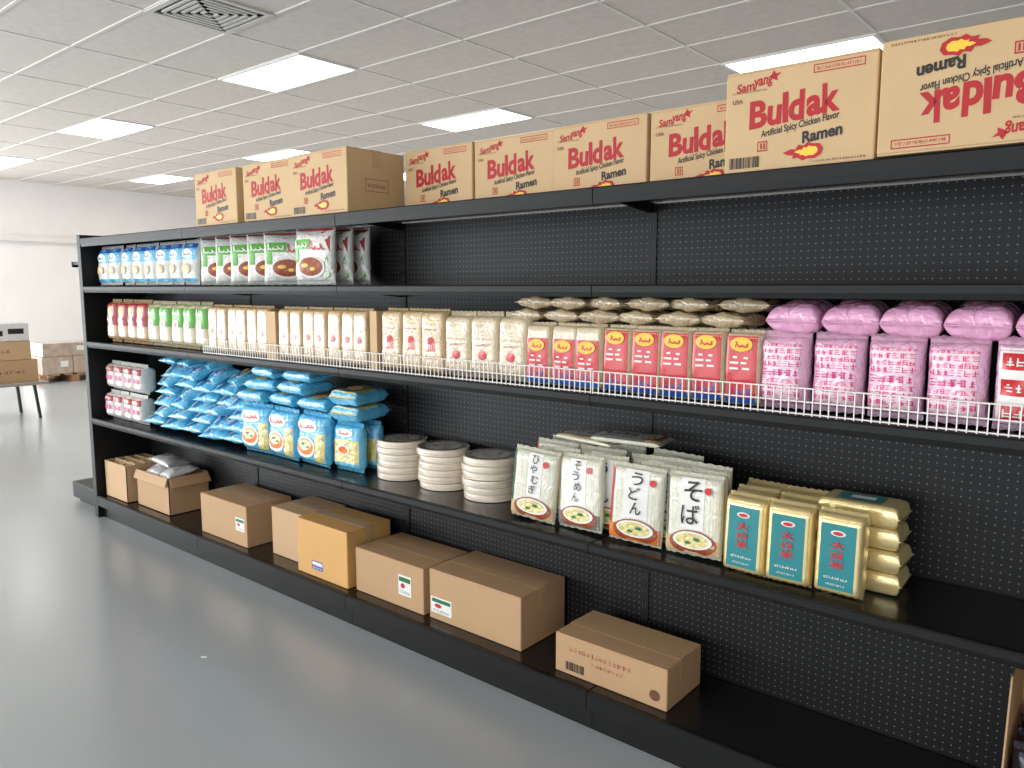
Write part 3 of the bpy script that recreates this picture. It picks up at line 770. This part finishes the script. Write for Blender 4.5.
# ------------------------------------------------------------------ contents of the open cartons
cb = pack('clear_bag','x','bag','g', .15,.185,.05, silver, [('label', white, [('r',-.2,.2,.3,.6)])], seed=2.2, wr=.006)
for i, (x, y, z, a) in enumerate(((-4.475,2.13,.045,.03),(-4.295,2.13,.045,-.03),(-4.475,2.13,.10,.03),(-4.295,2.13,.10,-.03),(-4.47,2.13,.155,.03),(-4.30,2.13,.155,-.03),(-4.465,2.12,.215,.12),(-4.30,2.125,.22,-.12),(-4.38,2.12,.275,.2))):
    lay(cb, (x,y,zb+z), RZ(a+(PI/2 if i == 8 else 0)) @ RX(-PI/2+(.03 if i < 6 else .2)), 'crumpled clear bag heaped in the second open carton', 'clear bags in the open carton')
nb = pack('brown_packet','x','packet','g', .13,.2,.05, noodle, [('label', dkgreen, [('r',-.3,.3,.5,.85)]),('stripe', white, [('r',-.2,.2,.6,.7)])], seed=3.2)
for i, y in enumerate((2.02,2.08,2.14)):
    for j, x in enumerate((-4.852,-4.716)):
        o = nb if not nb.get('used') else dup(nb,'x'); nb['used'] = 1
        o['label'] = 'green-labelled packet upright in the leftmost open carton'; o['group'] = 'packets in the leftmost carton'
        o.location = (x,y,zb+.03); o.rotation_euler = (-.08,0,0)
dp = pack('dark_packet','x','packet','g', .17,.24,.055, darkfilm, [('print_panel', dblue, [('r',-.35,.35,.5,.8)]),('print_mark', orange, [('e',.1,.3,.2,.1)])], seed=4.4)
for i, (x, y) in enumerate(((-.09,2.0),(-.09,2.07),(-.09,2.14),(.10,2.0),(.10,2.07))):
    o = dp if not dp.get('used') else dup(dp,'x'); dp['used'] = 1
    o['label'] = 'dark packet upright in the display carton at lower right'; o['group'] = 'dark packets in the display carton'
    o.location = (x,y,zb+.006); o.rotation_euler = (-.06,0,0)
o = obox('paper_scrap', white, None, -.012,.012,-.006,.006,0,.001); o.location = (-2.73,1.41,.0005); o.rotation_euler.z = .4
tag(o, 'tiny white scrap of paper lying on the grey floor', 'scrap')

# ------------------------------------------------------------------ far left background
tm = mat('table_top', (150,146,140), .5); lm = mat('table_leg_dark', (46,58,54), .4, .3)
t = thing('low_table', 'low table with dark legs holding cartons at far left', 'table', (-9.65,2.58,0))
obox('table_top', tm, t, -.36,.36,-.62,.62,.375,.405, bev=.006)
for sx in (-1,1):
    for sy in (-1,1):
        bm = bmesh.new(); bar(bm, (sx*.27,sy*.5,.376),(sx*.29,sy*.53,0),.018,8); obj('leg', bm, lm, t)
FG = 'cartons on the low table'
carton('stacked_carton','wide brown carton directly on the low table',FG,.56,.5,.24,kraft2,[('printing', inkbrown, scribble(-.3,.3,.4,.15,3,6))],(-9.66,2.86,.406),PI/2)
carton('stacked_carton','narrower brown carton on the wide carton at far left',FG,.5,.46,.2,kraft3,[('printing', inkbrown, scribble(-.3,.1,.4,.15,5,5))],(-9.66,2.84,.648),PI/2)
carton('stacked_carton','white carton with black bands on top of the far left cartons',FG,.5,.42,.19,mat('white_card',(222,220,216),.6),[('printing', inkblack, [('r',-.4,.0,.3,.6)]),('printed_band', inkblack, [('r',.1,.4,.4,.7)])],(-9.66,2.84,.852),PI/2)
pl = thing('pallet', 'wooden pallet under the wrapped cartons near the far wall', 'pallet', (-13.2,4.75,0))
for i in range(6): obox('deck_board', wood, pl, -.5,.5,-.5+.18*i,-.5+.18*i+.1,.1,.12)
for yy in (-.5,-.05,.4): obox('stringer', wood, pl, -.5,.5,yy,yy+.1,0,.1)
for i, (x, y, z, w, h) in enumerate(((-.23,-.22,0,.44,.26),(.23,-.22,0,.44,.26),(-.23,.22,0,.44,.26),(.23,.22,0,.44,.26),(.0,.0,.265,.8,.2))):
    lab = ['wrapped carton on the pallet, left front','wrapped carton on the pallet, right front','wrapped carton on the pallet, left rear','wrapped carton on the pallet, right rear','wide wrapped carton on top of the pallet load'][i]
    carton('wrapped_carton', lab, 'wrapped cartons on the pallet', min(w,.43) if i < 4 else w,.42 if i < 4 else .8,h, stretchfilm, [('label', white, [('r',.1,.35,.4,.75)])], (-13.2+x,4.75+y,.122+z), PI/2)
pj = thing('pallet_jack', 'red-handled pallet jack standing behind the wrapped cartons', 'pallet jack', (-13.2,5.55,0))
rm = mat('jack_red', (190,44,36), .4)
bm = bmesh.new(); bar(bm, (0,0,.2),(0,.06,.95),.018,8); obj('handle_shaft', bm, rm, pj)
bm = bmesh.new()
for a, b in (((-.12,.06,.95),(.12,.06,.95)),((-.12,.06,.95),(-.12,.075,1.12)),((.12,.06,.95),(.12,.075,1.12)),((-.12,.075,1.12),(.12,.075,1.12))): bar(bm, a, b, .016, 8)
obj('handle_loop', bm, rm, pj)
obox('pump_body', rm, pj, -.1,.1,-.1,.1,.08,.32, bev=.02)
for s in (-1,1):
    bm = bmesh.new(); bar(bm, (s*.08-.03,0,.085),(s*.08+.03,0,.085),.085,20); obj('wheel', bm, black, pj)

# ------------------------------------------------------------------ light
w = bpy.data.worlds.new('daylight'); S.world = w; w.use_nodes = True
bg = w.node_tree.nodes['Background']; bg.inputs[0].default_value = (.82,.91,1,1); bg.inputs[1].default_value = 1.3
def area(name, x, y, z, sx, sy, e, col, rot):
    l = bpy.data.lights.new(name,'AREA'); l.shape = 'RECTANGLE'; l.size = sx; l.size_y = sy; l.energy = e; l.color = col
    o = bpy.data.objects.new(name, l); COL.objects.link(o); o.location = (x,y,z); o.rotation_euler = rot
for k, (a, b) in enumerate(WINS):
    area('window_daylight', (a+b)/2, YF-.2, 1.35, b-a, 2.3, (560,225,110,84,64)[k], (.94,.975,1), (PI/2+.22,0,0))
area('window_daylight', XW-.2, -.15, 1.28, 8.0, 1.9, 350, (.94,.975,1), (PI/2,0,-PI/2))  # lamp for the added left window, brightens the far wall and floor
area('added_ceiling_fill', -7.5, 7.2, 2.25, 13, 6.5, 32, (1,.98,.95), (PI,0,0))  # added fill lamp without a fixture, brightens the ceiling behind the shelving
area('added_ceiling_fill', -6.0, -1.2, 2.35, 15, 3.5, 12, (1,.98,.95), (PI,0,0))  # second added fill, lifts the ceiling on the camera side

# ------------------------------------------------------------------ camera
cam = bpy.data.cameras.new('camera'); cam.lens = 27.07; cam.sensor_width = 36; cam.clip_start = .05
co = bpy.data.objects.new('camera', cam); COL.objects.link(co)
co.location = (0,0,1.42); co.rotation_euler = (math.radians(90-7.1), 0, math.radians(39.8))
S.camera = co
for o in bpy.data.objects:
    for k in ('used','dims'):
        if k in o: del o[k]
